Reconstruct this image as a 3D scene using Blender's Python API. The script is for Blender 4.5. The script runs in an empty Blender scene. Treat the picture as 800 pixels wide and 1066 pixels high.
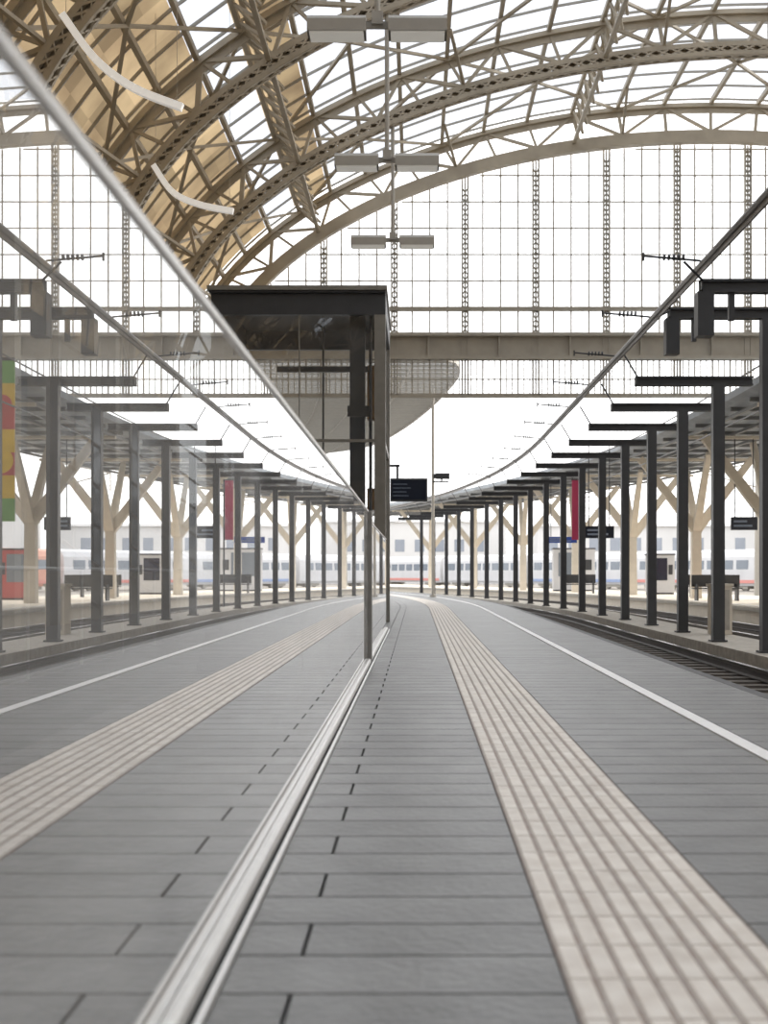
import bpy, bmesh, math, random
from mathutils import Vector
random.seed(4)
S=bpy.context.scene
F=1400.0
# ---------------------------------------------------------------- helpers
def lin(c):
    c=c/255.0
    return c/12.92 if c<=0.04045 else ((c+0.055)/1.055)**2.4
def rgb(r,g,b): return (lin(r),lin(g),lin(b),1)
def mat(name,col,rough=0.5,metal=0.0,noise=0.0,nscale=5.0,spec=0.5,emit=None,bump=0.0,island=0.0,col2=None):
    m=bpy.data.materials.new(name); m.use_nodes=True
    nt=m.node_tree; b=nt.nodes['Principled BSDF']
    b.inputs['Base Color'].default_value=col
    b.inputs['Roughness'].default_value=rough
    b.inputs['Metallic'].default_value=metal
    b.inputs['Specular IOR Level'].default_value=spec
    if noise>0 or island>0:
        tc=nt.nodes.new('ShaderNodeTexCoord')
        n=nt.nodes.new('ShaderNodeTexNoise'); n.inputs['Scale'].default_value=nscale; n.inputs['Detail'].default_value=6
        nt.links.new(tc.outputs['Object'],n.inputs['Vector'])
        mp=nt.nodes.new('ShaderNodeMapRange')
        mp.inputs['From Min'].default_value=0.25; mp.inputs['From Max'].default_value=0.75
        mp.inputs['To Min'].default_value=0; mp.inputs['To Max'].default_value=1
        nt.links.new(n.outputs['Fac'],mp.inputs['Value'])
        mx=nt.nodes.new('ShaderNodeMix'); mx.data_type='RGBA'
        c2=col2 if col2 else tuple(max(0,c*(1-noise)) for c in col[:3])+(1,)
        mx.inputs[6].default_value=col; mx.inputs[7].default_value=c2
        nt.links.new(mp.outputs[0],mx.inputs[0])
        out=mx.outputs[2]
        if island>0:
            g=nt.nodes.new('ShaderNodeNewGeometry')
            m2=nt.nodes.new('ShaderNodeMapRange')
            m2.inputs['To Min'].default_value=1-island; m2.inputs['To Max'].default_value=1+island
            nt.links.new(g.outputs['Random Per Island'],m2.inputs['Value'])
            vm=nt.nodes.new('ShaderNodeVectorMath'); vm.operation='SCALE'
            nt.links.new(out,vm.inputs[0]); nt.links.new(m2.outputs[0],vm.inputs['Scale'])
            out=vm.outputs[0]
        nt.links.new(out,b.inputs['Base Color'])
        if bump>0:
            bp=nt.nodes.new('ShaderNodeBump'); bp.inputs['Strength'].default_value=bump; bp.inputs['Distance'].default_value=0.01
            n2=nt.nodes.new('ShaderNodeTexNoise'); n2.inputs['Scale'].default_value=nscale*8; n2.inputs['Detail'].default_value=4
            nt.links.new(tc.outputs['Object'],n2.inputs['Vector'])
            nt.links.new(n2.outputs['Fac'],bp.inputs['Height']); nt.links.new(bp.outputs[0],b.inputs['Normal'])
    if emit:
        b.inputs['Emission Color'].default_value=emit[0]; b.inputs['Emission Strength'].default_value=emit[1]
    return m
def glass(name,tint,base,gain,gloss=(1,1,1,1),rough=0.0,ior=1.5,haze=0.0):
    m=bpy.data.materials.new(name); m.use_nodes=True
    nt=m.node_tree; nt.nodes.clear()
    o=nt.nodes.new('ShaderNodeOutputMaterial'); mx=nt.nodes.new('ShaderNodeMixShader')
    t=nt.nodes.new('ShaderNodeBsdfTransparent'); t.inputs[0].default_value=tint
    g=nt.nodes.new('ShaderNodeBsdfGlossy'); g.inputs['Color'].default_value=gloss; g.inputs['Roughness'].default_value=rough
    lw=nt.nodes.new('ShaderNodeFresnel'); lw.inputs[0].default_value=ior
    f=nt.nodes.new('ShaderNodeMath'); f.operation='MULTIPLY_ADD'; f.use_clamp=True
    f.inputs[1].default_value=gain; f.inputs[2].default_value=base
    nt.links.new(lw.outputs[0],f.inputs[0]); nt.links.new(f.outputs[0],mx.inputs[0])
    nt.links.new(t.outputs[0],mx.inputs[1]); nt.links.new(g.outputs[0],mx.inputs[2])
    if haze>0:   # white veil and pale streaks painted in to soften the pane's reflection
        d=nt.nodes.new('ShaderNodeBsdfDiffuse'); d.inputs[0].default_value=(0.85,0.85,0.85,1)
        tc=nt.nodes.new('ShaderNodeTexCoord'); mp=nt.nodes.new('ShaderNodeMapping'); mp.inputs['Scale'].default_value=(1,0.6,2.2); mp.inputs['Rotation'].default_value=(0.5,0,0)
        n=nt.nodes.new('ShaderNodeTexNoise'); n.inputs['Scale'].default_value=1.4; n.inputs['Detail'].default_value=5
        r=nt.nodes.new('ShaderNodeMapRange'); r.inputs['From Min'].default_value=0.35; r.inputs['From Max'].default_value=0.75
        r.inputs['To Min'].default_value=haze*0.5; r.inputs['To Max'].default_value=haze*1.6
        m3=nt.nodes.new('ShaderNodeMixShader')
        nt.links.new(tc.outputs['Object'],mp.inputs[0]); nt.links.new(mp.outputs[0],n.inputs['Vector']); nt.links.new(n.outputs['Fac'],r.inputs['Value'])
        nt.links.new(r.outputs[0],m3.inputs[0]); nt.links.new(mx.outputs[0],m3.inputs[1]); nt.links.new(d.outputs[0],m3.inputs[2])
        nt.links.new(m3.outputs[0],o.inputs[0])
    else: nt.links.new(mx.outputs[0],o.inputs[0])
    return m
def veil(name,tint,white,fac,var=0.35,nscale=0.6):
    m=bpy.data.materials.new(name); m.use_nodes=True
    nt=m.node_tree; nt.nodes.clear()
    o=nt.nodes.new('ShaderNodeOutputMaterial'); mx=nt.nodes.new('ShaderNodeMixShader'); mx.inputs[0].default_value=fac
    t=nt.nodes.new('ShaderNodeBsdfTransparent'); t.inputs[0].default_value=tint
    d=nt.nodes.new('ShaderNodeBsdfTranslucent'); d.inputs[0].default_value=white
    tc=nt.nodes.new('ShaderNodeTexCoord'); n=nt.nodes.new('ShaderNodeTexNoise'); n.inputs['Scale'].default_value=nscale
    nt.links.new(tc.outputs['Object'],n.inputs['Vector'])
    f=nt.nodes.new('ShaderNodeMath'); f.operation='MULTIPLY_ADD'; f.use_clamp=True
    f.inputs[1].default_value=var; f.inputs[2].default_value=fac-var/2
    nt.links.new(n.outputs['Fac'],f.inputs[0]); nt.links.new(f.outputs[0],mx.inputs[0])
    nt.links.new(t.outputs[0],mx.inputs[1]); nt.links.new(d.outputs[0],mx.inputs[2]); nt.links.new(mx.outputs[0],o.inputs[0])
    return m
def panelmat(name,ca,cb,trans,nscale=0.5,lo=0.65,hi=1.25):
    m=bpy.data.materials.new(name); m.use_nodes=True
    nt=m.node_tree; nt.nodes.clear()
    o=nt.nodes.new('ShaderNodeOutputMaterial'); mx=nt.nodes.new('ShaderNodeMixShader'); mx.inputs[0].default_value=trans
    d=nt.nodes.new('ShaderNodeBsdfDiffuse'); t=nt.nodes.new('ShaderNodeBsdfTranslucent')
    tc=nt.nodes.new('ShaderNodeTexCoord'); n=nt.nodes.new('ShaderNodeTexNoise'); n.inputs['Scale'].default_value=nscale; n.inputs['Detail'].default_value=4
    r=nt.nodes.new('ShaderNodeValToRGB'); r.color_ramp.elements[0].position=0.35; r.color_ramp.elements[1].position=0.65
    r.color_ramp.elements[0].color=ca; r.color_ramp.elements[1].color=cb
    g=nt.nodes.new('ShaderNodeNewGeometry'); m2=nt.nodes.new('ShaderNodeMapRange'); m2.inputs['To Min'].default_value=lo; m2.inputs['To Max'].default_value=hi
    nt.links.new(g.outputs['Random Per Island'],m2.inputs['Value'])
    vm=nt.nodes.new('ShaderNodeVectorMath'); vm.operation='SCALE'
    nt.links.new(tc.outputs['Object'],n.inputs['Vector']); nt.links.new(n.outputs['Fac'],r.inputs[0])
    nt.links.new(r.outputs[0],vm.inputs[0]); nt.links.new(m2.outputs[0],vm.inputs['Scale'])
    nt.links.new(vm.outputs[0],d.inputs[0]); nt.links.new(vm.outputs[0],t.inputs[0])
    nt.links.new(d.outputs[0],mx.inputs[1]); nt.links.new(t.outputs[0],mx.inputs[2]); nt.links.new(mx.outputs[0],o.inputs[0])
    return m
class MB:
    def __init__(s): s.v=[]; s.f=[]; s.m=[]; s.mi=0
    def box(s,x0,x1,y0,y1,z0,z1):
        n=len(s.v)
        s.v+=[(x0,y0,z0),(x1,y0,z0),(x1,y1,z0),(x0,y1,z0),(x0,y0,z1),(x1,y0,z1),(x1,y1,z1),(x0,y1,z1)]
        for f in ((0,3,2,1),(4,5,6,7),(0,1,5,4),(1,2,6,5),(2,3,7,6),(3,0,4,7)):
            s.f.append(tuple(n+i for i in f)); s.m.append(s.mi)
    def bar(s,p,q,w,h,w2=None,h2=None):
        p=Vector(p);q=Vector(q);d=q-p
        if d.length<1e-6: return
        d.normalize(); up=Vector((0,0,1))
        if abs(d.z)>0.98: up=Vector((0,1,0))
        a=d.cross(up).normalized(); b=a.cross(d).normalized()
        w2=w if w2 is None else w2; h2=h if h2 is None else h2
        n=len(s.v)
        for c,ww,hh in ((p,w,h),(q,w2,h2)):
            for i,j in ((-1,-1),(1,-1),(1,1),(-1,1)):
                s.v.append(tuple(c+a*(i*ww/2)+b*(j*hh/2)))
        for f in ((0,3,2,1),(4,5,6,7),(0,1,5,4),(1,2,6,5),(2,3,7,6),(3,0,4,7)):
            s.f.append(tuple(n+i for i in f)); s.m.append(s.mi)
    def cyl(s,p,q,r,n=10,r2=None):
        p=Vector(p);q=Vector(q);d=(q-p).normalized(); up=Vector((0,0,1))
        if abs(d.z)>0.98: up=Vector((0,1,0))
        a=d.cross(up).normalized(); b=a.cross(d); r2=r if r2 is None else r2
        k=len(s.v)
        for c,rr in ((p,r),(q,r2)):
            for i in range(n):
                t=2*math.pi*i/n; s.v.append(tuple(c+a*math.cos(t)*rr+b*math.sin(t)*rr))
        for i in range(n):
            j=(i+1)%n; s.f.append((k+i,k+j,k+n+j,k+n+i)); s.m.append(s.mi)
        s.f.append(tuple(k+i for i in range(n))); s.m.append(s.mi)
        s.f.append(tuple(k+n+i for i in range(n-1,-1,-1))); s.m.append(s.mi)
    def sweep(s,prof,ys,fn,closed=True):
        k=len(s.v); n=len(prof)
        for y in ys:
            for (x,z) in prof: s.v.append((x+fn(y),y,z))
        for i in range(len(ys)-1):
            for j in range(n if closed else n-1):
                jj=(j+1)%n
                s.f.append((k+i*n+j,k+i*n+jj,k+(i+1)*n+jj,k+(i+1)*n+j)); s.m.append(s.mi)
        if closed:
            s.f.append(tuple(k+j for j in range(n))); s.m.append(s.mi)
            s.f.append(tuple(k+(len(ys)-1)*n+j for j in range(n-1,-1,-1))); s.m.append(s.mi)
    def poly(s,pts):
        k=len(s.v); s.v+=[tuple(p) for p in pts]; s.f.append(tuple(range(k,k+len(pts)))); s.m.append(s.mi)
    def obj(s,name,mats,parent=None,recalc=True,smooth=False,bevel=0):
        me=bpy.data.meshes.new(name); me.from_pydata(s.v,[],s.f)
        if not isinstance(mats,(list,tuple)): mats=[mats]
        for m in mats: me.materials.append(m)
        me.polygons.foreach_set('material_index',s.m)
        if recalc:
            bm=bmesh.new(); bm.from_mesh(me); bmesh.ops.recalc_face_normals(bm,faces=bm.faces); bm.to_mesh(me); bm.free()
        if smooth:
            for p in me.polygons: p.use_smooth=True
        me.update()
        o=bpy.data.objects.new(name,me); S.collection.objects.link(o)
        if bevel:
            b=o.modifiers.new('bevel','BEVEL'); b.width=bevel; b.segments=2
        if parent: o.parent=parent
        return o
def empty(name,loc=(0,0,0)):
    o=bpy.data.objects.new(name,None); S.collection.objects.link(o); o.location=loc; return o
def inst(src,name,loc):
    o=bpy.data.objects.new(name,src.data); S.collection.objects.link(o); o.location=loc; return o
def bx(y):
    if y<38: return 0.0
    if y<90: return -0.003*(y-38)**2
    return -8.11-0.312*(y-90)
def zero(y): return 0.0
def rng(a,b,st):
    n=max(1,int(round((b-a)/st))); return [a+(b-a)*i/n for i in range(n+1)]
def rect(x0,x1,z0,z1): return [(x0,z0),(x1,z0),(x1,z1),(x0,z1)]

# ---------------------------------------------------------------- materials
M_slab=mat('concrete_slab',rgb(116,116,116),0.38,noise=0.45,nscale=3.5,bump=0.5,island=0.14)
M_joint=mat('paving_joint',rgb(40,40,41),0.9,noise=0.3,nscale=20)
M_tact=mat('tactile_rib',rgb(228,223,216),0.55,noise=0.25,nscale=9,island=0.06,col2=rgb(200,191,182))
M_tactb=mat('tactile_base',rgb(170,163,157),0.7,noise=0.3,nscale=12,col2=rgb(146,130,121))
M_line=mat('white_paint',rgb(240,240,240),0.5,noise=0.1,nscale=8)
M_cop=mat('platform_coping',rgb(84,84,86),0.6,noise=0.3,nscale=4)
M_steel=mat('painted_steel',rgb(184,172,152),0.5,noise=0.3,nscale=1.2)
M_steel2=mat('gable_steel',rgb(170,163,150),0.5,noise=0.15,nscale=3)
M_bars=mat('glazing_bar_steel',rgb(160,155,146),0.5,noise=0.15,nscale=3)
M_dark=mat('dark_steel',rgb(66,67,70),0.42,noise=0.2,nscale=4,metal=0.1)
M_inox=mat('brushed_stainless',rgb(222,221,219),0.38,metal=0.65,noise=0.12,nscale=15)
M_post=mat('anodised_post',rgb(140,138,134),0.45,metal=0.4,noise=0.2,nscale=8)
M_tan=panelmat('roof_panel',rgb(206,182,144),rgb(164,142,112),0.44)
M_grav=mat('gravel',rgb(150,144,136),0.95,noise=0.45,nscale=9,bump=0.8)
M_ballast=mat('ballast',rgb(96,88,80),0.95,noise=0.5,nscale=14,bump=1)
M_walk=mat('service_walk',rgb(182,176,166),0.85,noise=0.35,nscale=6,bump=0.3)
M_rail=mat('rail_steel',rgb(70,62,56),0.35,metal=0.7,noise=0.3,nscale=6)
M_railtop=mat('rail_polished',rgb(190,190,192),0.25,metal=0.9,noise=0.1,nscale=6)
M_sleep=mat('sleeper',rgb(112,106,100),0.9,noise=0.3,nscale=8)
M_cream=mat('cream_concrete',rgb(216,207,192),0.7,noise=0.15,nscale=3)
M_white=mat('white_panel',rgb(232,232,232),0.5,noise=0.08,nscale=3)
M_tgrey=mat('train_grey',rgb(200,200,202),0.45,noise=0.1,nscale=1)
M_torange=mat('train_orange',rgb(214,160,140),0.45,noise=0.1,nscale=1)
M_red=mat('red_paint',rgb(196,84,78),0.4,noise=0.1,nscale=3)
M_pale=mat('hazed_red_paint',rgb(208,138,130),0.4,noise=0.1,nscale=3)  # train stripe red, paled to put distant haze into the colour
M_paleb=mat('hazed_blue_paint',rgb(140,156,190),0.4,noise=0.1,nscale=3)  # stripe blue washed out in the colour to imitate haze
M_pink=mat('magenta_cloth',rgb(190,60,98),0.6,noise=0.2,nscale=2)
M_yel=mat('yellow_print',rgb(236,196,60),0.5,noise=0.3,nscale=2)
M_grn=mat('green_print',rgb(120,176,90),0.5,noise=0.3,nscale=2)
M_win=mat('train_window',rgb(120,128,138),0.15,noise=0.1,nscale=2)
M_blue=mat('blue_sign',rgb(40,70,150),0.4,noise=0.1,nscale=2)
M_scr=mat('display_screen',rgb(36,42,56),0.2,noise=0.1,nscale=4)
M_txt=mat('display_text',rgb(110,120,135),0.5,emit=(rgb(190,205,225),0.06))
M_grey=mat('lamp_housing',rgb(170,165,156),0.45,noise=0.1,nscale=6)
M_diff=mat('lamp_diffuser',rgb(225,225,220),0.4,emit=((1,0.97,0.9,1),0.15))
M_fac=mat('building_render',rgb(212,211,210),0.8,noise=0.1,nscale=0.2)
M_facw=mat('building_window',rgb(150,156,166),0.2,noise=0.2,nscale=0.4)
M_pit=mat('stairwell_concrete',rgb(84,84,85),0.7,noise=0.2,nscale=2)
M_wall=mat('hall_wall',rgb(130,122,108),0.8,noise=0.2,nscale=0.6)
M_wallglass=mat('hall_window',rgb(60,64,70),0.15,noise=0.2,nscale=0.6)
G_bal=glass('balustrade_glass',(0.80,0.84,0.86,1),0.52,0.9,(0.96,0.96,0.96,1),haze=0.11)
G_tow=glass('lift_glass',(0.88,0.89,0.89,1),0.05,1.2,(0.9,0.9,0.9,1),haze=0.05)
G_roof=veil('roof_glass',(0.58,0.61,0.65,1),(0.38,0.39,0.41,1),0.5,0.6,0.35)
G_gab=veil('gable_glass',(0.97,0.98,0.99,1),(0.95,0.95,0.95,1),0.12,0.2)
G_can=veil('canopy_glass',(0.42,0.43,0.44,1),(0.3,0.3,0.3,1),0.4)

# ---------------------------------------------------------------- ground
g=MB(); g.box(-120,160,-45,320,-0.9,-0.64); g.obj('ground',M_grav)
yA=rng(-24,112,2)
p=MB()
p.sweep(rect(-0.62,2.80,-0.63,-0.02),yA,bx)
p.sweep(rect(-7.0,-3.80,-0.63,-0.02),yA,bx)
p.sweep(rect(-3.80,-0.62,-0.63,-0.02),rng(23.6,112,2),bx)
p.sweep(rect(-3.80,-0.62,-0.63,-0.02),[-24,-4.1],bx)
p.mi=1
p.sweep([(2.80,-0.63),(2.84,-0.63),(2.84,-0.12),(2.90,-0.12),(2.90,0.0),(2.80,0.0)],yA,bx)
p.obj('floor',[M_joint,M_cop])
sl=MB()
def slab(x0,x1,a,b,g=0.006):
    n=len(sl.v); s0,s1=bx(a),bx(b); a+=g; b-=g; x0+=g; x1-=g
    sl.v+=[(x0+s0,a,-0.03),(x1+s0,a,-0.03),(x1+s1,b,-0.03),(x0+s1,b,-0.03),
           (x0+s0,a,0),(x1+s0,a,0),(x1+s1,b,0),(x0+s1,b,0)]
    for f in ((4,5,6,7),(0,1,5,4),(1,2,6,5),(2,3,7,6),(3,0,4,7)):
        sl.f.append(tuple(n+i for i in f)); sl.m.append(0)
DY=0.32; y=-8.0; r=0
while y<110:
    o=r%2
    cuts=[-0.475,-0.30,0.366] if o==0 else [-0.475,0.366]
    for a,b in zip(cuts[:-1],cuts[1:]): slab(a,b,y,y+DY)
    cuts=[0.94,1.865]
    for a,b in zip(cuts[:-1],cuts[1:]): slab(a,b,y,y+DY)
    slab(1.985,2.80,y,y+DY)
    if y>24:
        cuts=[-3.78,-2.6,-1.7,-0.475] if o else [-3.78,-3.1,-2.2,-1.1,-0.475]
        for a,b in zip(cuts[:-1],cuts[1:]): slab(a,b,y,y+DY)
    if r%3==0: slab(-7.0,-5.4,y,y+3*DY); slab(-5.4,-3.84,y,y+3*DY)
    y+=DY; r+=1
sl.obj('paving_slabs',M_slab,recalc=False)
t=MB(); t.mi=1
t.sweep(rect(0.366,0.94,-0.03,0.001),yA,bx); t.mi=0
nr=8; pitch=0.574/nr
y=-3.9
while y<75:
    L=0.30
    for i in range(nr):
        xc=0.366+pitch*(i+0.5); n=len(t.v); a=y+0.005; b=y+L-0.005; s0,s1=bx(a),bx(b)
        w=0.029; wt=0.023
        t.v+=[(xc-w+s0,a,0),(xc+w+s0,a,0),(xc+w+s1,b,0),(xc-w+s1,b,0),(xc-wt+s0,a,0.006),(xc+wt+s0,a,0.006),(xc+wt+s1,b,0.006),(xc-wt+s1,b,0.006)]
        for f in ((4,5,6,7),(0,1,5,4),(1,2,6,5),(2,3,7,6),(3,0,4,7)):
            t.f.append(tuple(n+k for k in f)); t.m.append(0)
    y+=L
t.obj('tactile_paving_strip',[M_tact,M_tactb],recalc=False)
w=MB(); w.sweep(rect(1.875,1.975,-0.02,0.003),yA,bx); w.obj('platform_safety_line',M_line)

st=MB()
st.box(-3.79,-3.70,-4,23.5,-3.6,-0.02); st.box(-0.66,-0.625,-4,23.5,-3.6,-0.02)
st.box(-3.79,-0.63,-4,23.5,-3.7,-3.55); st.box(-3.79,-0.63,-4.08,-4,-3.6,-0.02)
for i in range(21):
    z=-0.02-0.165*(i+1); yb=23.5-0.3*i
    st.box(-3.70,-0.66,yb-0.3,yb,-3.6,z)
st.obj('stairwell',M_pit)
hr=MB()
hr.cyl((-3.745,-3.8,1.05),(-3.745,23.4,1.05),0.022)
for k in range(14): hr.cyl((-3.745,-3.7+k*2.08,-0.02),(-3.745,-3.7+k*2.08,1.05),0.018)
hr.obj('stair_handrail',M_inox)

# ---------------------------------------------------------------- glass balustrade
bal=empty('glass_balustrade')
GX=-0.545
gl=MB()
for a,b in [(-3.6,1.2),(1.206,6.4),(6.406,11.0),(11.006,15.0)]: gl.poly([(GX,a,0.05),(GX,b,0.05),(GX,b,1.685),(GX,a,1.685)])
for a,b in [(15.2,19.5),(19.506,23.9)]: gl.poly([(GX,a,0.05),(GX,b,0.05),(GX,b,1.60),(GX,a,1.60)])
gl.obj('glass_panes',G_bal,bal,recalc=False)
ca=MB(); ca.box(GX-0.014,GX+0.010,-3.6,15.0,1.685,1.703); ca.box(GX-0.012,GX+0.008,15.2,23.9,1.60,1.615)
ca.obj('top_cap',M_inox,bal)
ch=MB()
ch.sweep([(GX+0.002,-0.02),(-0.474,-0.02),(-0.474,0.014),(-0.488,0.018),(-0.492,0.004),(-0.508,0.004),(-0.512,0.040),(-0.524,0.050),(GX+0.002,0.050)],[-3.6,23.85],zero)
ch.sweep([(-0.60,-0.02),(GX-0.002,-0.02),(GX-0.002,0.05),(-0.60,0.05)],[-3.6,23.85],zero)
ch.mi=1; ch.sweep(rect(-0.508,-0.493,0.002,0.0065),[-3.6,23.85],zero)
ch.obj('base_channel',[M_inox,M_joint],bal)
po=MB(); po.box(GX-0.06,GX+0.045,15.02,15.18,0,1.70)
po.obj('end_post',M_post,bal,bevel=0.006)
pd=MB()
for yy in (19.5,22.5): pd.box(GX-0.03,GX-0.005,yy-0.02,yy+0.02,0.05,1.60)
pd.obj('glazing_posts',M_post,bal)

# ---------------------------------------------------------------- lift tower
lt=empty('elevator_tower')
X0,X1,Y0,Y1,ZT=-3.67,-0.555,24.0,27.9,6.12
M_tf=mat('tower_frame',rgb(140,136,128),0.4,metal=0.2,noise=0.2,nscale=5)
f=MB()
f.box(X0-0.06,X1+0.03,Y0-0.12,Y1+0.05,ZT-0.08,ZT)
f.mi=1
f.box(X0-0.03,X1,Y0-0.08,Y1,ZT-0.12,ZT-0.08)
f.box(X0,X1,Y0,Y0+0.15,ZT-0.50,ZT-0.12); f.box(X0,X1,Y1-0.15,Y1,ZT-0.50,ZT-0.12)
f.box(X0,X0+0.15,Y0+0.15,Y1-0.15,ZT-0.50,ZT-0.12); f.box(X1-0.15,X1,Y0+0.15,Y1-0.15,ZT-0.50,ZT-0.12)
f.obj('roof_slab',[M_tf,M_dark],lt)
f=MB()
for x in (X0,X1-0.20):
    for y in (Y0,Y1-0.17): f.box(x,x+0.20,y,y+0.17,0,ZT-0.5)
f.box(X0+0.17,X1-0.2,Y0+0.02,Y0+0.10,3.35,3.40); f.box(X1-0.10,X1-0.02,Y0+0.17,Y1-0.17,3.35,3.44)
f.box(-2.11,-2.09,Y0+0.04,Y0+0.07,0,ZT-0.5)
f.obj('frame_posts',M_tf,lt)
f=MB()
f.box(-1.24,-0.96,24.9,25.2,0,ZT-0.12)
f.box(-2.6,-0.9,25.0,25.1,4.75,4.85)
f.box(-2.35,-1.26,25.25,26.6,0.05,0.15); f.box(-2.35,-1.26,25.25,26.6,2.3,2.5)
for x in (-2.35,-1.31):
    for y in (25.25,26.55): f.box(x,x+0.05,y,y+0.05,0.1,2.4)
f.cyl((-1.8,25.9,2.5),(-1.8,25.9,6.0),0.02)
f.cyl((-0.85,24.8,0.02),(-0.85,24.8,6.0),0.03)
f.box(-1.28,-0.82,24.85,24.9,3.9,4.1)
f.obj('lift_mast_and_car',M_dark,lt)
f=MB()
f.box(-0.93,-0.78,25.25,25.6,3.9,4.9); f.box(-0.93,-0.78,25.25,25.6,2.2,2.6)
f.obj('orange_reflection',mat('reflection_orange',rgb(196,148,98),0.5,noise=0.3,nscale=3),lt)  # boxes modelling the orange reflection seen in the lift glass
f=MB()
f.poly([(X0+0.17,Y0+0.06,0.05),(X1-0.2,Y0+0.06,0.05),(X1-0.2,Y0+0.06,ZT-0.5),(X0+0.17,Y0+0.06,ZT-0.5)])
f.poly([(X1-0.05,Y0+0.17,0.05),(X1-0.05,Y1-0.17,0.05),(X1-0.05,Y1-0.17,ZT-0.5),(X1-0.05,Y0+0.17,ZT-0.5)])
f.poly([(X0+0.05,Y1-0.17,0.05),(X0+0.05,Y0+0.17,0.05),(X0+0.05,Y0+0.17,ZT-0.5),(X0+0.05,Y1-0.17,ZT-0.5)])
f.obj('glass_walls',G_tow,lt,recalc=False)

# ---------------------------------------------------------------- roof
CX,CZ,A,B=10.5,7.1,17.8,9.3
def P(tt,off,y): return (CX-(A+off)*math.cos(tt),y,CZ+(B+off)*math.sin(tt))
DEP=1.3
NP=36
def arch(gable=False):
    m=MB(); N=72 if gable else 132
    W=0.34
    for i in range(N):
        a=math.pi*i/N; b=math.pi*(i+1)/N
        for off,h in ((0.36,0.06),):
            m.bar(P(a,off,0),P(b,off,0),W,h)
        if gable: m.bar(P(a,0,0),P(b,0,0),W,0.07)
        else:
            for sy in (-W/2+0.04,W/2-0.04): m.bar(P(a,0,sy),P(b,0,sy),0.09,0.04)
            m.bar(P(a,0,-W/2+0.04),P(b,0,W/2-0.04),0.045,0.03); m.bar(P(a,0,W/2-0.04),P(b,0,-W/2+0.04),0.045,0.03)
        for sy in (-W/2,W/2):
            if gable: m.bar(P(a,0.18,sy*0.9),P(b,0.18,sy*0.9),0.03,0.36)
            else:
                m.bar(P(a,0.05,sy),P(b,0.05,sy),0.03,0.12); m.bar(P(a,0.31,sy),P(b,0.31,sy),0.03,0.12)
                m.bar(P(a,0.08,sy),P(b,0.28,sy),0.02,0.05); m.bar(P(a,0.28,sy),P(b,0.08,sy),0.02,0.05)
        if i%2==0 or gable:
            b2=math.pi*(i+(1 if gable else 2))/N
            m.bar(P(a,DEP,0),P(b2,DEP,0),0.26,0.14)
            m.bar(P(a,DEP-0.16,0),P(b2,DEP-0.16,0),0.05,0.22)
    n2=NP//2
    for i in range(n2):
        a=math.pi*i/n2; b=math.pi*(i+1)/n2; c=(a+b)/2
        m.bar(P(a,0.36,0),P(c,DEP,0),0.13,0.09); m.bar(P(c,DEP,0),P(b,0.36,0),0.13,0.09)
        m.bar(P(a,0.36,0),P(a,DEP,0),0.11,0.08); m.bar(P(c,0.36,0),P(c,DEP,0),0.11,0.08)
    for X in (CX-A,CX+A):
        s=-1 if X<CX else 1
        m.box(X-0.18,X+0.18,-0.2,0.2,-0.64,CZ); m.box(X+s*DEP-0.1,X+s*DEP+0.1,-0.12,0.12,-0.64,CZ)
        for k in range(7):
            z0=k*0.95; m.bar((X,0,z0),(X+s*DEP,0,z0+0.95),0.1,0.08)
    return m
AY=[48,40,32,24,16,8,0,-8,-16,-24]
arch(True).obj('roof_arch_truss',M_steel).location=(0,48,0)
src=arch().obj('roof_arch_truss',M_steel); src.location=(0,AY[1],0)
for y in AY[2:]: inst(src,'roof_arch_truss',(0,y,0))
pu=MB()
for i in range(1,NP):
    tt=math.pi*i/NP
    o=DEP+0.10
    pu.bar(P(tt,o,-24),P(tt,o,48),0.12,0.16)
    if i in (8,15,21,28):
        for yi in range(len(AY)-1):
            y0=AY[yi+1]; y1=AY[yi]; n=8
            for q in (-0.22,0.22):
                tq=tt+q/18
                pu.bar(P(tq,0.3 if q<0 else DEP,y0),P(tq,0.3 if q<0 else DEP,y1),0.12,0.10)
            for j in range(n):
                ya=y0+(y1-y0)*j/n; yb=y0+(y1-y0)*(j+1)/n; ym=(ya+yb)/2
                pu.bar(P(tt,0.3,ya),P(tt,DEP,ym),0.07,0.06); pu.bar(P(tt,DEP,ym),P(tt,0.3,yb),0.07,0.06)
    elif i%4==0:
        for yi in range(len(AY)-1):
            y0=AY[yi+1]; y1=AY[yi]
            pu.bar(P(tt,0.35,y0),P(tt,DEP,y0+2.2),0.09,0.08); pu.bar(P(tt,0.35,y1),P(tt,DEP,y1-2.2),0.09,0.08)
for yi in range(len(AY)-1):
    y0=AY[yi+1]; y1=AY[yi]
    for k in range(0,NP,4):
        a=math.pi*k/NP; b=math.pi*min(NP,k+4)/NP; c=(a+b)/2
        pu.bar(P(a,DEP,y0),P(c,DEP,(y0+y1)/2),0.09,0.08); pu.bar(P(c,DEP,(y0+y1)/2),P(b,DEP,y0),0.09,0.08)
        pu.bar(P(a,DEP,y1),P(c,DEP,(y0+y1)/2),0.09,0.08); pu.bar(P(c,DEP,(y0+y1)/2),P(b,DEP,y1),0.09,0.08)
pu.obj('roof_purlins',M_steel)
gb=MB()
y=-24+1.333
while y<48:
    for i in range(36):
        a=math.pi*i/36; b=math.pi*(i+1)/36
        gb.bar(P(a,DEP+0.24,y),P(b,DEP+0.24,y),0.05,0.07)
    y+=1.3333
gb.obj('roof_glazing_bars',M_bars)
sh=MB(); N=72
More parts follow.
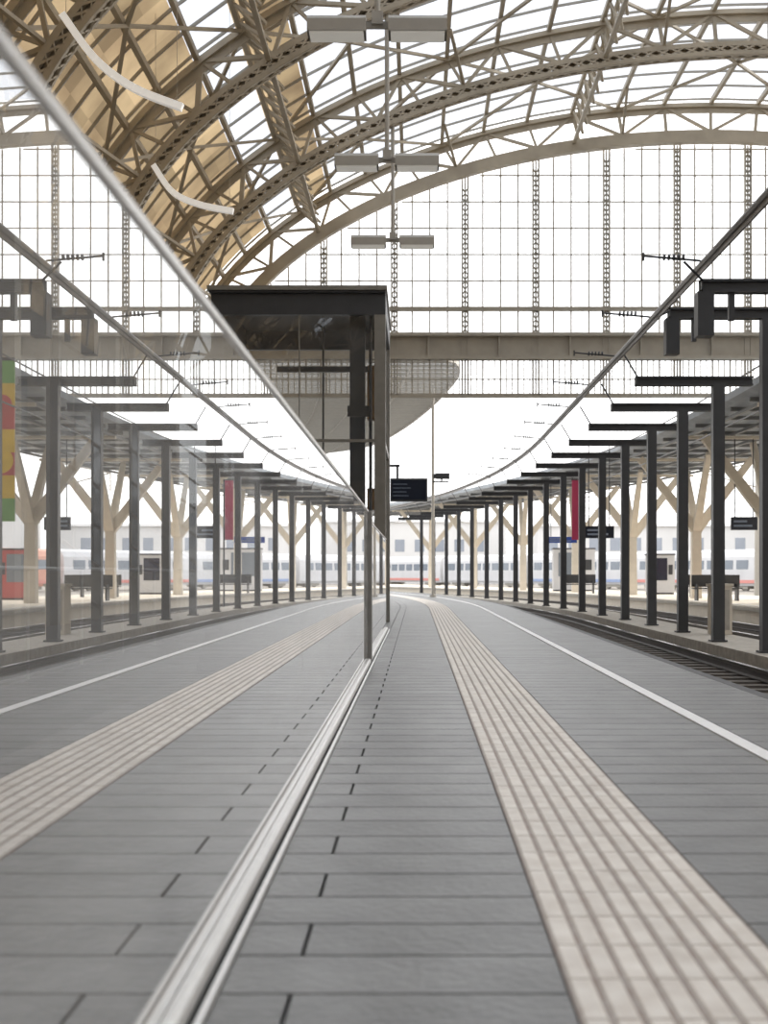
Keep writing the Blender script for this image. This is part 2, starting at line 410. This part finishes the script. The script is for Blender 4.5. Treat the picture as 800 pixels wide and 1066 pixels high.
for yi in range(len(AY)-1):
    y0=AY[yi+1]; y1=AY[yi]
    for i in range(N):
        a=math.pi*i/N; b=math.pi*(i+1)/N; c=(a+b)/2
        ed=min(c,math.pi-c)
        tan= ed<0.60 or (0.69<ed<0.78)
        sh.mi=1 if tan else 0
        for k in range(5 if tan else 1):
            n=5 if tan else 1
            ya=y0+(y1-y0)*k/n; yb=y0+(y1-y0)*(k+1)/n
            sh.poly([P(a,DEP+0.3,ya),P(b,DEP+0.3,ya),P(b,DEP+0.3,yb),P(a,DEP+0.3,yb)])
sh.obj('ceiling',[G_roof,M_tan],recalc=False)

wl=MB()
WX=CX-A-DEP-0.35
wl.box(WX-0.25,WX,-24.4,48.4,-0.64,CZ+0.05)
wl.mi=1
for k in range(9):
    y0=-24+8*k+1.2
    for j in range(3): wl.box(WX-0.02,WX+0.03,y0+j*1.95,y0+j*1.95+1.7,1.2,5.8)
wl.obj('added_wall_left',[M_wall,M_wallglass])  # side wall added to keep bright sky from showing through the balustrade glass
wb=MB(); n=40
pts=[]
for i in range(n+1): 
    q=P(math.pi*i/n,DEP+0.3,-24.4); pts.append((q[0],q[2]))
pts=[(pts[0][0],-0.64)]+pts+[(pts[-1][0],-0.64)]
wb.poly([(x,-24.4,z) for x,z in pts]); wb.poly([(x,-24.8,z) for x,z in pts])
for i in range(len(pts)):
    a=pts[i]; b=pts[(i+1)%len(pts)]
    wb.poly([(a[0],-24.4,a[1]),(b[0],-24.4,b[1]),(b[0],-24.8,b[1]),(a[0],-24.8,a[1])])
wb.mi=1
for k in range(10):
    x=CX-15+k*3.1; 
    for z in (1.5,6.0): wb.box(x,x+2.2,-24.42,-24.36,z,z+3.4)
wb.obj('wall_back',[M_wall,M_wallglass])

def curvestrip(pts,y):
    c=MB()
    def q(u):
        n=len(pts)-1; i=min(int(u*n),n-1); f=u*n-i
        p0=pts[max(0,i-1)];p1=pts[i];p2=pts[i+1];p3=pts[min(n,i+2)]
        r=[]
        for k in (0,1):
            r.append(0.5*((2*p1[k])+(-p0[k]+p2[k])*f+(2*p0[k]-5*p1[k]+4*p2[k]-p3[k])*f*f+(-p0[k]+3*p1[k]-3*p2[k]+p3[k])*f**3))
        return r
    prev=None
    for j in range(19):
        a=q(j/18)
        X=(a[0]-434)/F*y; Z=1+(597-a[1])/F*y
        if prev: c.bar(prev,(X,y,Z),0.12,0.12)
        prev=(X,y,Z)
    c.mi=1
    for e in (1,17):
        a=q(e/18); X=(a[0]-434)/F*y; Z=1+(597-a[1])/F*y
        arg=(CX-X)/(A+DEP); zr=CZ+(B+DEP)*math.sqrt(max(0,1-arg*arg))
        c.cyl((X,y,Z),(X,y,max(Z+0.1,zr)),0.005,6)
    return c
M_gut=mat('glowing_white_strip',rgb(240,236,228),0.4,noise=0.05,nscale=3,emit=((1,0.97,0.92,1),0.35))  # emission added to lift the dim white strips; no lamp inside
curvestrip([(65,15),(100,62),(140,92),(190,112)],22.0).obj('curved_white_strip',[M_gut,M_steel])
curvestrip([(160,172),(180,200),(208,213),(243,220)],28.5).obj('curved_white_strip',[M_gut,M_steel])

# ---------------------------------------------------------------- gable screen
gw=MB(); GY=48.5
def archz(x):
    u=(x-CX)/A
    return CZ+B*math.sqrt(max(0,1-u*u))
sp=2.55; xs0=(485-434)/F*48
xs=[xs0+sp*k for k in range(-4,11)]
ZB0,ZB1,ZL=8.60,9.65,7.42
for X in xs:
    if abs(X-CX)<A-0.5 and archz(X)>ZB1:
        z1=archz(X)+0.1
        gw.box(X-0.13,X-0.08,GY-0.1,GY+0.1,ZL,z1); gw.box(X+0.08,X+0.13,GY-0.1,GY+0.1,ZL,z1)
        z=ZB1
        while z<z1-0.4:
            gw.bar((X-0.10,GY,z),(X+0.10,GY,z+0.35),0.035,0.045); gw.bar((X+0.10,GY,z),(X-0.10,GY,z+0.35),0.035,0.045); z+=0.35
x=xs[0]; 
while x<xs[-1]:
    if abs(x-CX)<A-0.3 and archz(x)>ZL: gw.box(x-0.026,x+0.026,GY-0.03,GY+0.03,ZL,archz(x)+0.05)
    x+=sp/4
x=xs[0]
while x<xs[-1]:
    if abs(x-CX)<A-0.3: gw.box(x-0.016,x+0.016,GY-0.02,GY+0.02,ZL,ZB0+0.2)
    x+=sp/12
for z in [ZL,8.0]+[ZB1+0.95*k for k in range(1,8)]:
    u=(z-CZ)/B
    if u<1:
        hx=A*math.sqrt(1-u*u)
        gw.box(CX-hx,CX+hx,GY-0.04,GY+0.04,z-0.018,z+0.018)
hx=A-0.05
gw.box(CX-hx,CX+hx,GY-0.12,GY+0.12,ZB1+0.82,ZB1+0.91)
gw.box(CX-hx,CX+hx,GY-0.28,GY+0.2,ZB1-0.12,ZB1); gw.box(CX-hx,CX+hx,GY-0.28,GY+0.2,ZB0+0.1,ZB0+0.22); gw.box(CX-hx,CX+hx,GY-0.06,GY+0.06,ZB0+0.1,ZB1)
x=CX-hx
while x<CX+hx:
    gw.box(x,x+0.05,GY-0.22,GY,ZB0+0.1,ZB1); x+=sp
gw.box(CX-hx,CX+hx,GY-0.1,GY+0.1,ZL-0.08,ZL+0.06)
gw.obj('gable_window_frame',M_steel2)
gg=MB(); n=60; xsn=[CX-A+2*A*i/n for i in range(n+1)]
for i in range(n):
    a,b=xsn[i],xsn[i+1]
    za,zb=max(archz(a),ZL),max(archz(b),ZL)
    gg.poly([(a,GY+0.05,ZL),(b,GY+0.05,ZL),(b,GY+0.05,zb+0.01),(a,GY+0.05,za+0.01)])
gg.obj('window_gable',G_gab,recalc=False)

for y,py in ((24,28),(32,168),(40,251)):
    Z=1+(597-py)/F*y; X=-0.072*(Z-1)
    h=MB()
    zt=archz(X)+0.4
    h.cyl((0,0,0.2),(0,0,zt-Z),0.055); h.box(-0.10,0.10,-0.10,0.10,0.02,0.25)
    h.box(-0.28,0.28,-0.04,0.04,-0.03,0.06)
    for s in (-1,1):
        a,b=sorted((s*0.20,s*1.24))
        h.poly([(a,-0.25,-0.16),(b,-0.25,-0.16),(b,-0.25,0.06),(a,-0.25,0.06)])
        h.poly([(a,0.25,-0.16),(b,0.25,-0.16),(b,0.25,0.06),(a,0.25,0.06)])
        h.poly([(a,-0.25,-0.16),(a,0.25,-0.16),(a,0.25,0.06),(a,0.12,0.16),(a,-0.12,0.16),(a,-0.25,0.06)])
        h.poly([(b,-0.25,-0.16),(b,0.25,-0.16),(b,0.25,0.06),(b,0.12,0.16),(b,-0.12,0.16),(b,-0.25,0.06)])
        h.poly([(a,-0.25,0.06),(b,-0.25,0.06),(b,-0.12,0.16),(a,-0.12,0.16)])
        h.poly([(a,0.25,0.06),(b,0.25,0.06),(b,0.12,0.16),(a,0.12,0.16)])
        h.poly([(a,-0.12,0.16),(b,-0.12,0.16),(b,0.12,0.16),(a,0.12,0.16)])
        h.mi=1; h.box(a+0.04,b-0.04,-0.22,0.22,-0.19,-0.155); h.mi=0
    h.box(-0.2,0.2,-0.03,0.03,0.06,0.09)
    o=h.obj('hanging_platform_lamp',[M_grey,M_diff]); o.location=(X,y,Z)

# ---------------------------------------------------------------- T columns
def tcol(zt,xl=-1.45,xr=0.6,hang=False):
    m=MB(); zb=-0.195
    for s in (-1,1): m.box(-0.10,0.10,s*0.09-0.012,s*0.09+0.012,zb,zt-0.16)
    m.box(-0.10,-0.06,-0.09,0.09,zb,zt-0.16); m.box(0.06,0.10,-0.09,0.09,zb,zt-0.16); m.box(-0.06,0.06,-0.02,0.02,zb,zt-0.16)
    m.box(-0.14,0.14,-0.14,0.14,zb,zb+0.03)
    m.box(xl,xr,-0.09,0.09,zt-0.16,zt-0.13); m.box(xl,xr,-0.09,0.09,zt-0.03,zt); m.box(xl,xr,-0.03,0.03,zt-0.16,zt)
    m.box(xl,xl+0.02,-0.09,0.09,zt-0.16,zt)
    m.cyl((xl+0.05,0,zt-0.02),(xl-0.2,0,4.85),0.016)
    if hang:
        m.box(xl-0.05,xl+0.15,-0.12,0.12,zt-0.70,zt-0.16)
        m.box(xl+0.35,xl+0.42,-0.04,0.04,zt-0.5,zt-0.16)
    return m
cdx=[5.3,5.3,5.29,5.40,5.42,5.38,5.3,5.18,5.0,4.77,4.5,4.19,3.8,3.35,2.8,2.25,1.67,1.0,0.3]
base=tcol(4.45); sb=None
for i,X in enumerate(cdx):
    Y=16.2+3.7*i
    if i==0: o=tcol(4.62,-1.85,0.9,True).obj('steel_portal_column',M_dark); o.location=(5.35,16.6,0)
    elif i==1: o=tcol(5.0,-1.5,0.9,True).obj('steel_portal_column',M_dark); o.location=(5.3,20.3,0)
    elif sb is None: sb=base.obj('steel_portal_column',M_dark); sb.location=(X,Y,0)
    else: inst(sb,'steel_portal_column',(X,Y,0))

cr=MB(); xr,zr=3.6,4.89
pts=[(math.cos(2*math.pi*k/8)*0.045+xr,math.sin(2*math.pi*k/8)*0.05+zr) for k in range(8)]
cr.sweep(pts,rng(2,90,2),bx)
cr.sweep([(xr-0.012,zr-0.10),(xr+0.012,zr-0.10),(xr+0.012,zr-0.04),(xr-0.012,zr-0.04)],rng(2,90,2),bx)
cr.obj('overhead_conductor_rail',mat('conductor_steel',rgb(104,98,92),0.4,metal=0.3,noise=0.2,nscale=4))
for i in range(11):
    y=16.9+3.7*i; m=MB(); x=xr+bx(y)
    m.cyl((x-0.75,y,zr+0.10),(x-0.03,y,zr+0.04),0.014)
    for k in range(5): m.cyl((x-0.50+k*0.06,y,zr+0.085),(x-0.475+k*0.06,y,zr+0.083),0.04)
    m.cyl((x-0.75,y,zr+0.04),(x-0.75,y,zr+0.14),0.016)
    m.obj('rail_insulator_arm',M_dark)
wr=MB()
for (x,z) in ((7.6,4.6),(7.6,5.6)):
    wr.sweep(rect(x-0.015,x+0.015,z-0.015,z+0.015),rng(6,112,3),bx)
wr.obj('catenary_wires',M_dark)

# ---------------------------------------------------------------- tracks and service walk
def track(xc,name):
    m=MB(); ys=rng(-22,130,2)
    m.mi=0; m.sweep([(xc-1.0,-0.64),(xc+0.98,-0.64),(xc+0.95,-0.50),(xc-0.95,-0.50)],ys,bx)
    for s in (-0.72,0.72):
        m.mi=1
        x=xc+s
        m.sweep([(x-0.07,-0.46),(x+0.07,-0.46),(x+0.07,-0.445),(x+0.012,-0.43),(x+0.012,-0.36),(x+0.035,-0.345),(x+0.035,-0.31),(x-0.035,-0.31),(x-0.035,-0.345),(x-0.012,-0.36),(x-0.012,-0.43),(x-0.07,-0.445)],ys,bx)
        m.mi=3; m.sweep(rect(x-0.03,x+0.03,-0.312,-0.305),ys,bx)
    m.mi=2; y=-21.5
    while y<110:
        m.box(xc-0.95+bx(y),xc+0.95+bx(y),y,y+0.24,-0.55,-0.46); y+=0.65
    return m.obj(name,[M_ballast,M_rail,M_sleep,M_railtop])
track(4.0,'railway_track'); track(7.9,'railway_track')
sw=MB(); sw.sweep(rect(5.02,6.2,-0.64,-0.2),rng(-22,112,2),bx); sw.obj('service_walkway',M_walk)

# ---------------------------------------------------------------- second platform with canopy
q=MB(); ys=rng(6,130,2)
q.sweep(rect(9.9,17.2,-0.64,-0.02),ys,bx); q.mi=1
q.sweep(rect(9.8,10.1,-0.10,0.01),ys,bx); q.mi=2
q.sweep(rect(10.5,10.6,-0.01,0.004),ys,bx)
q.obj('neighbouring_platform',[M_cream,M_walk,M_line])
cy=MB()
cy.box(-0.2,0.2,-0.2,0.2,-0.02,0.4)
cy.bar((0,0,0.3),(0,0,3.0),0.40,0.40,0.36,0.36)
for sx in (-1,1):
    cy.bar((0,0,2.75),(sx*2.3,0,5.70),0.38,0.38,0.26,0.26)
for sy in (-1,1):
    cy.bar((0,0,2.75),(0,sy*2.4,5.70),0.32,0.32,0.2,0.2)
cy.box(-2.9,2.9,-0.1,0.1,5.60,5.70)
ycol=None
for k,Y in enumerate([37,46,55,64,73,82,91,100]):
    X=12.3+bx(Y)
    if ycol is None: ycol=cy.obj('y_shaped_column',M_cream); ycol.location=(X,Y,0)
    else: inst(ycol,'y_shaped_column',(X,Y,0))
cp=MB(); ys=rng(33,112,2.25)
cp.sweep([(9.0,6.0),(9.2,5.92),(15.4,5.92),(15.6,6.0),(15.6,6.2),(12.3,6.3),(9.0,6.2)],ys,bx)
cp.mi=1
for y in ys: cp.box(9.3+bx(y),15.3+bx(y),y-0.05,y+0.05,5.80,5.92)
for x in (9.6,11,12.3,13.6,15): cp.sweep(rect(x-0.05,x+0.05,5.71,5.80),ys,bx)
cp.obj('platform_canopy',[panelmat('canopy_sheet',rgb(200,204,208),rgb(180,184,188),0.25,1),mat('canopy_beam',rgb(128,130,132),0.5,noise=0.2,nscale=3)])
for (x,y) in ((13.8,58),(11.6,50),(11.2,69)):
    m=MB(); X=x+bx(y)
    m.box(X-0.9,X+0.9,y-0.22,y+0.22,0.42,0.47); m.box(X-0.9,X+0.9,y+0.2,y+0.25,0.5,0.95)
    for s in (-0.75,0.75): m.box(X+s-0.03,X+s+0.03,y-0.2,y+0.25,-0.02,0.6)
    m.obj('platform_bench',M_dark)
def kiosk(x,y,w,h,ms,name):
    m=MB(); X=x+bx(y)
    m.box(X-w/2,X+w/2,y-0.4,y+0.4,0.06,h); m.mi=1
    m.box(X-w*0.38,X+w*0.22,y-0.42,y-0.39,h*0.35,h*0.92); m.mi=2
    m.box(X+w*0.27,X+w*0.42,y-0.42,y-0.39,h*0.5,h*0.75); m.box(X-w/2-0.03,X+w/2+0.03,y-0.43,y+0.43,h,h+0.07)
    m.box(X-w/2+0.03,X+w/2-0.03,y-0.36,y+0.36,-0.02,0.06)
    m.obj(name,ms)
kiosk(15.0,52,1.1,1.9,[M_red,M_win,M_dark],'vending_machine')
kiosk(14.3,66,1.3,1.9,[M_tgrey,M_scr,M_dark],'ticket_machine')
kiosk(13.9,78,2.4,2.4,[M_tgrey,M_win,M_dark],'waiting_shelter')
# distant electrification masts
for (x,y) in ((19.0,75),(14.5,105),(24.5,70),(6.0,135)):
    m=MB(); m.bar((x,y,-0.64),(x,y,8.0),0.28,0.28,0.16,0.16); m.box(x-0.35,x+0.35,y-0.35,y+0.35,-0.64,-0.4)
    m.bar((x,y,7.2),(x-3.0,y,6.6),0.08,0.08); m.bar((x,y,5.8),(x-3.0,y,6.6),0.07,0.07); m.cyl((x-3.0,y,6.65),(x-3.0,y,5.6),0.04)
    m.obj('catenary_mast',M_grey)
def sign(name,px,py,Y,w,h,mats,hangz=5.9):
    m=MB(); X=(px-434)/F*Y; Z=1+(597-py)/F*Y
    m.mi=0; m.box(X-w/2,X+w/2,Y-0.06,Y+0.06,Z-h/2,Z+h/2)
    m.mi=1
    m.box(X-w*0.4,X+w*0.1,Y-0.07,Y-0.055,Z+h*0.08,Z+h*0.24); m.box(X-w*0.4,X+w*0.3,Y-0.07,Y-0.055,Z-h*0.25,Z-h*0.1)
    m.mi=2
    for s in (-0.35,0.35): m.cyl((X+w*s,Y,Z+h/2),(X+w*s,Y,hangz),0.02)
    return m.obj(name,mats+[M_dark])
sign('platform_sign',624,554,50,1.1,0.45,[M_scr,M_txt],5.72)
sign('platform_sign',775,545,46,0.9,0.45,[M_scr,M_txt],5.72)
sign('blue_station_sign',585,562,66,1.5,0.30,[M_blue,M_txt],5.72)
m=MB(); m.box(5.78,6.15,26.2,26.7,-0.195,0.75); m.box(5.75,6.18,26.17,26.73,0.75,0.80); m.mi=1; m.box(5.82,6.10,26.185,26.2,-0.1,0.68)
m.obj('trackside_cabinet',[M_cream,M_walk])
m=MB(); Y=52; X=(600-434)/F*Y
m.box(X-0.16,X+0.16,Y-0.02,Y+0.02,2.3,4.6); m.mi=1; m.cyl((X+0.2,Y,-0.64),(X+0.2,Y,4.65),0.035); m.box(X-0.18,X+0.2,Y-0.02,Y+0.02,4.6,4.64)
m.obj('magenta_banner',[M_pink,M_dark])
m=MB(); Y=31; 
xa,xb=8.18,9.4
cols=[2,1,0,1,0,1,2]
for k in range(7):
    m.mi=cols[k]; m.box(xa,xb,Y-0.04,Y+0.04,2.2+0.53*k,2.73+0.53*k)
m.mi=1; m.cyl((8.5,Y-0.05,3.6),(8.5,Y-0.04,3.6),0.3,20); m.mi=0; m.cyl((8.45,Y-0.05,4.9),(8.45,Y-0.04,4.9),0.22,20)
m.mi=3; m.cyl((xb+0.08,Y,-0.64),(xb+0.08,Y,6.0),0.06); m.box(xa,xb+0.1,Y-0.05,Y+0.05,5.9,5.97)
m.obj('advertising_banner',[M_red,M_yel,M_grn,M_dark])

# ---------------------------------------------------------------- main platform far canopy (rounded end)
cc=MB(); Zc=9.0
def redge(y):
    u=min(1,(y-49.5)/6.0); r=2.3-1.1*(1-math.sqrt(max(0,1-(1-u)**2)))
    v=max(0,(y-80)/10.0); r-=5*(1-math.sqrt(max(0,1-min(1,v)**2)))
    return r+bx(y)*0.8
ysC=rng(49.5,90,1.0)
for a,b in zip(ysC[:-1],ysC[1:]):
    xa,xb=redge(a),redge(b)
    cc.mi=0
    cc.poly([(-7+bx(a)*0.8,a,Zc),(xa,a,Zc),(xb,b,Zc),(-7+bx(b)*0.8,b,Zc)])
    cc.mi=1
    cc.bar((xa,a,Zc),(xb,b,Zc),0.10,0.22)
    cc.bar((-7+bx(a)*0.8,a,Zc-0.05),(xa,a,Zc-0.05),0.06,0.14)
for x in (-5,-3.2,-1.5,0.2): 
    for a,b in zip(ysC[:-1],ysC[1:]):
        cc.bar((x+bx(a)*0.8,a,Zc-0.08),(x+bx(b)*0.8,b,Zc-0.08),0.06,0.1)
cc.obj('curved_glass_canopy',[G_can,M_grey],recalc=False)
Y=57; X=(451-434)/F*Y
m=MB(); m.cyl((X,Y,0.0),(X,Y,Zc-0.15),0.065); m.cyl((X,Y,0.0),(X,Y,0.1),0.14)
m.obj('canopy_post',M_grey)
m=MB(); Z=1+(597-496)/F*Y; Xc=X+0.35; yc=Y-0.2
m.box(Xc-0.25,Xc+0.35,yc-0.15,yc+0.15,Z-0.12,Z+0.12); m.cyl((Xc-0.25,yc,Z),(Xc-0.34,yc,Z),0.10); m.box(Xc-0.02,Xc+0.05,yc-0.05,yc+0.05,Z-0.22,Z-0.12)
m.box(X-0.02,Xc+0.3,Y-0.13,Y-0.10,Z-0.26,Z-0.20)
m.obj('security_camera',M_dark)

m=MB(); Y=28.02
m.box(-0.55,0.225,Y-0.06,Y+0.08,2.50,2.98)
m.mi=1; m.box(-0.52,0.195,Y-0.072,Y-0.06,2.54,2.94)
m.mi=2
for k in range(4): m.box(-0.49,-0.49+random.uniform(0.25,0.55),Y-0.076,Y-0.07,2.61+0.08*k,2.622+0.08*k)
m.mi=0; m.cyl((-0.4,Y,2.98),(-0.4,Y,3.25),0.025); m.box(-0.56,-0.35,Y-0.025,Y+0.025,3.22,3.27)
m.obj('departure_board',[M_dark,M_scr,M_txt])

# ---------------------------------------------------------------- trains and background
def train(name,p0,ang,n,L=18):
    e=empty(name,(p0[0],p0[1],-0.36)); e.rotation_euler=(0,0,ang)
    for c in range(n):
        m=MB(); y0=c*(L+0.8); y1=y0+L
        prof=[(-1.4,0.55),(-1.45,1.6),(-1.38,2.9),(-1.1,3.4),(-0.5,3.62),(0.5,3.62),(1.1,3.4),(1.38,2.9),(1.45,1.6),(1.4,0.55),(1.3,0.2),(-1.3,0.2)]
        m.sweep(prof,[y0,y1],zero)
        m.mi=1
        for s in (-1,1):
            x0,x1=sorted((s*1.42,s*1.47)); m.box(x0,x1,y0+0.3,y1-0.3,0.45,0.75)
        m.mi=2
        k=y0+1.2
        while k<y1-2:
            for s in (-1,1):
                x0,x1=sorted((s*1.38,s*1.47)); m.box(x0,x1,k,k+1.5,1.75,2.6)
            k+=2.0
        m.mi=3
        for yb in (y0+3,y1-3):
            m.box(-1.1,1.1,yb-1.4,yb+1.4,-0.1,0.25)
            for s in (-1,1):
                for d in (-0.9,0.9): m.cyl((s*0.65,yb+d,0.14),(s*0.85,yb+d,0.14),0.42,14)
        m.obj('carriage_%d'%(c+1),[[M_torange,M_tgrey,M_tgrey,M_tgrey,M_tgrey][c%5],[M_pale,M_pale,M_paleb,M_tgrey,M_pale][c%5],M_win,M_grey],e)
    return e
train('passenger_train',(42.0,108.0),math.atan2(36,62),5)
def building(x0,x1,y,zt,name='station_building'):
    m=MB(); m.box(x0,x1,y,y+14,-0.64,zt); m.mi=1
    x=x0+1.5
    while x<x1-2:
        z=1.2
        while z<zt-1.8:
            m.box(x,x+1.5,y-0.05,y+0.02,z,z+1.9); z+=3.2
        x+=3.1
    m.mi=2; m.box(x0-0.4,x1+0.4,y-0.4,y+14.4,zt,zt+0.4)
    m.obj(name,[M_fac,M_facw,M_white])
building(-40,-12,190,10.5); building(-8,14,210,9.0); building(18,52,200,8.0); building(56,95,190,10); building(100,150,180,11)

# ---------------------------------------------------------------- light
W=bpy.data.worlds.new('sky'); S.world=W; W.use_nodes=True
nt=W.node_tree; bg=nt.nodes['Background']
tc=nt.nodes.new('ShaderNodeTexCoord'); sx=nt.nodes.new('ShaderNodeSeparateXYZ'); cr_=nt.nodes.new('ShaderNodeValToRGB')
nt.links.new(tc.outputs['Generated'],sx.inputs[0]); nt.links.new(sx.outputs['Z'],cr_.inputs[0])
cr_.color_ramp.elements[0].position=0.0; cr_.color_ramp.elements[0].color=(1,0.99,0.98,1)
cr_.color_ramp.elements[1].position=0.6; cr_.color_ramp.elements[1].color=(0.95,0.97,1.0,1)
nt.links.new(cr_.outputs[0],bg.inputs[0]); bg.inputs[1].default_value=2.4
sd=bpy.data.lights.new('sun','SUN'); sd.energy=5.5; sd.angle=math.radians(35); sd.color=(1,0.92,0.80)
so=bpy.data.objects.new('sun',sd); S.collection.objects.link(so)
so.rotation_euler=(Vector((0,0,0))-Vector((1.0,0.3,0.6))).to_track_quat('-Z','Y').to_euler()

# ---------------------------------------------------------------- camera
cd=bpy.data.cameras.new('camera'); co=bpy.data.objects.new('camera',cd); S.collection.objects.link(co)
co.location=(0,0,1.0); co.rotation_euler=(math.pi/2,0,0)
cd.sensor_fit='VERTICAL'; cd.sensor_height=36; cd.sensor_width=27; cd.lens=F/1066*36
cd.shift_x=-34/1066; cd.shift_y=64/1066
cd.clip_start=0.05; cd.clip_end=600
cd.dof.use_dof=True; cd.dof.focus_distance=17; cd.dof.aperture_fstop=2.8
S.camera=co
S.view_settings.view_transform='Standard'
S.view_settings.exposure=0.0
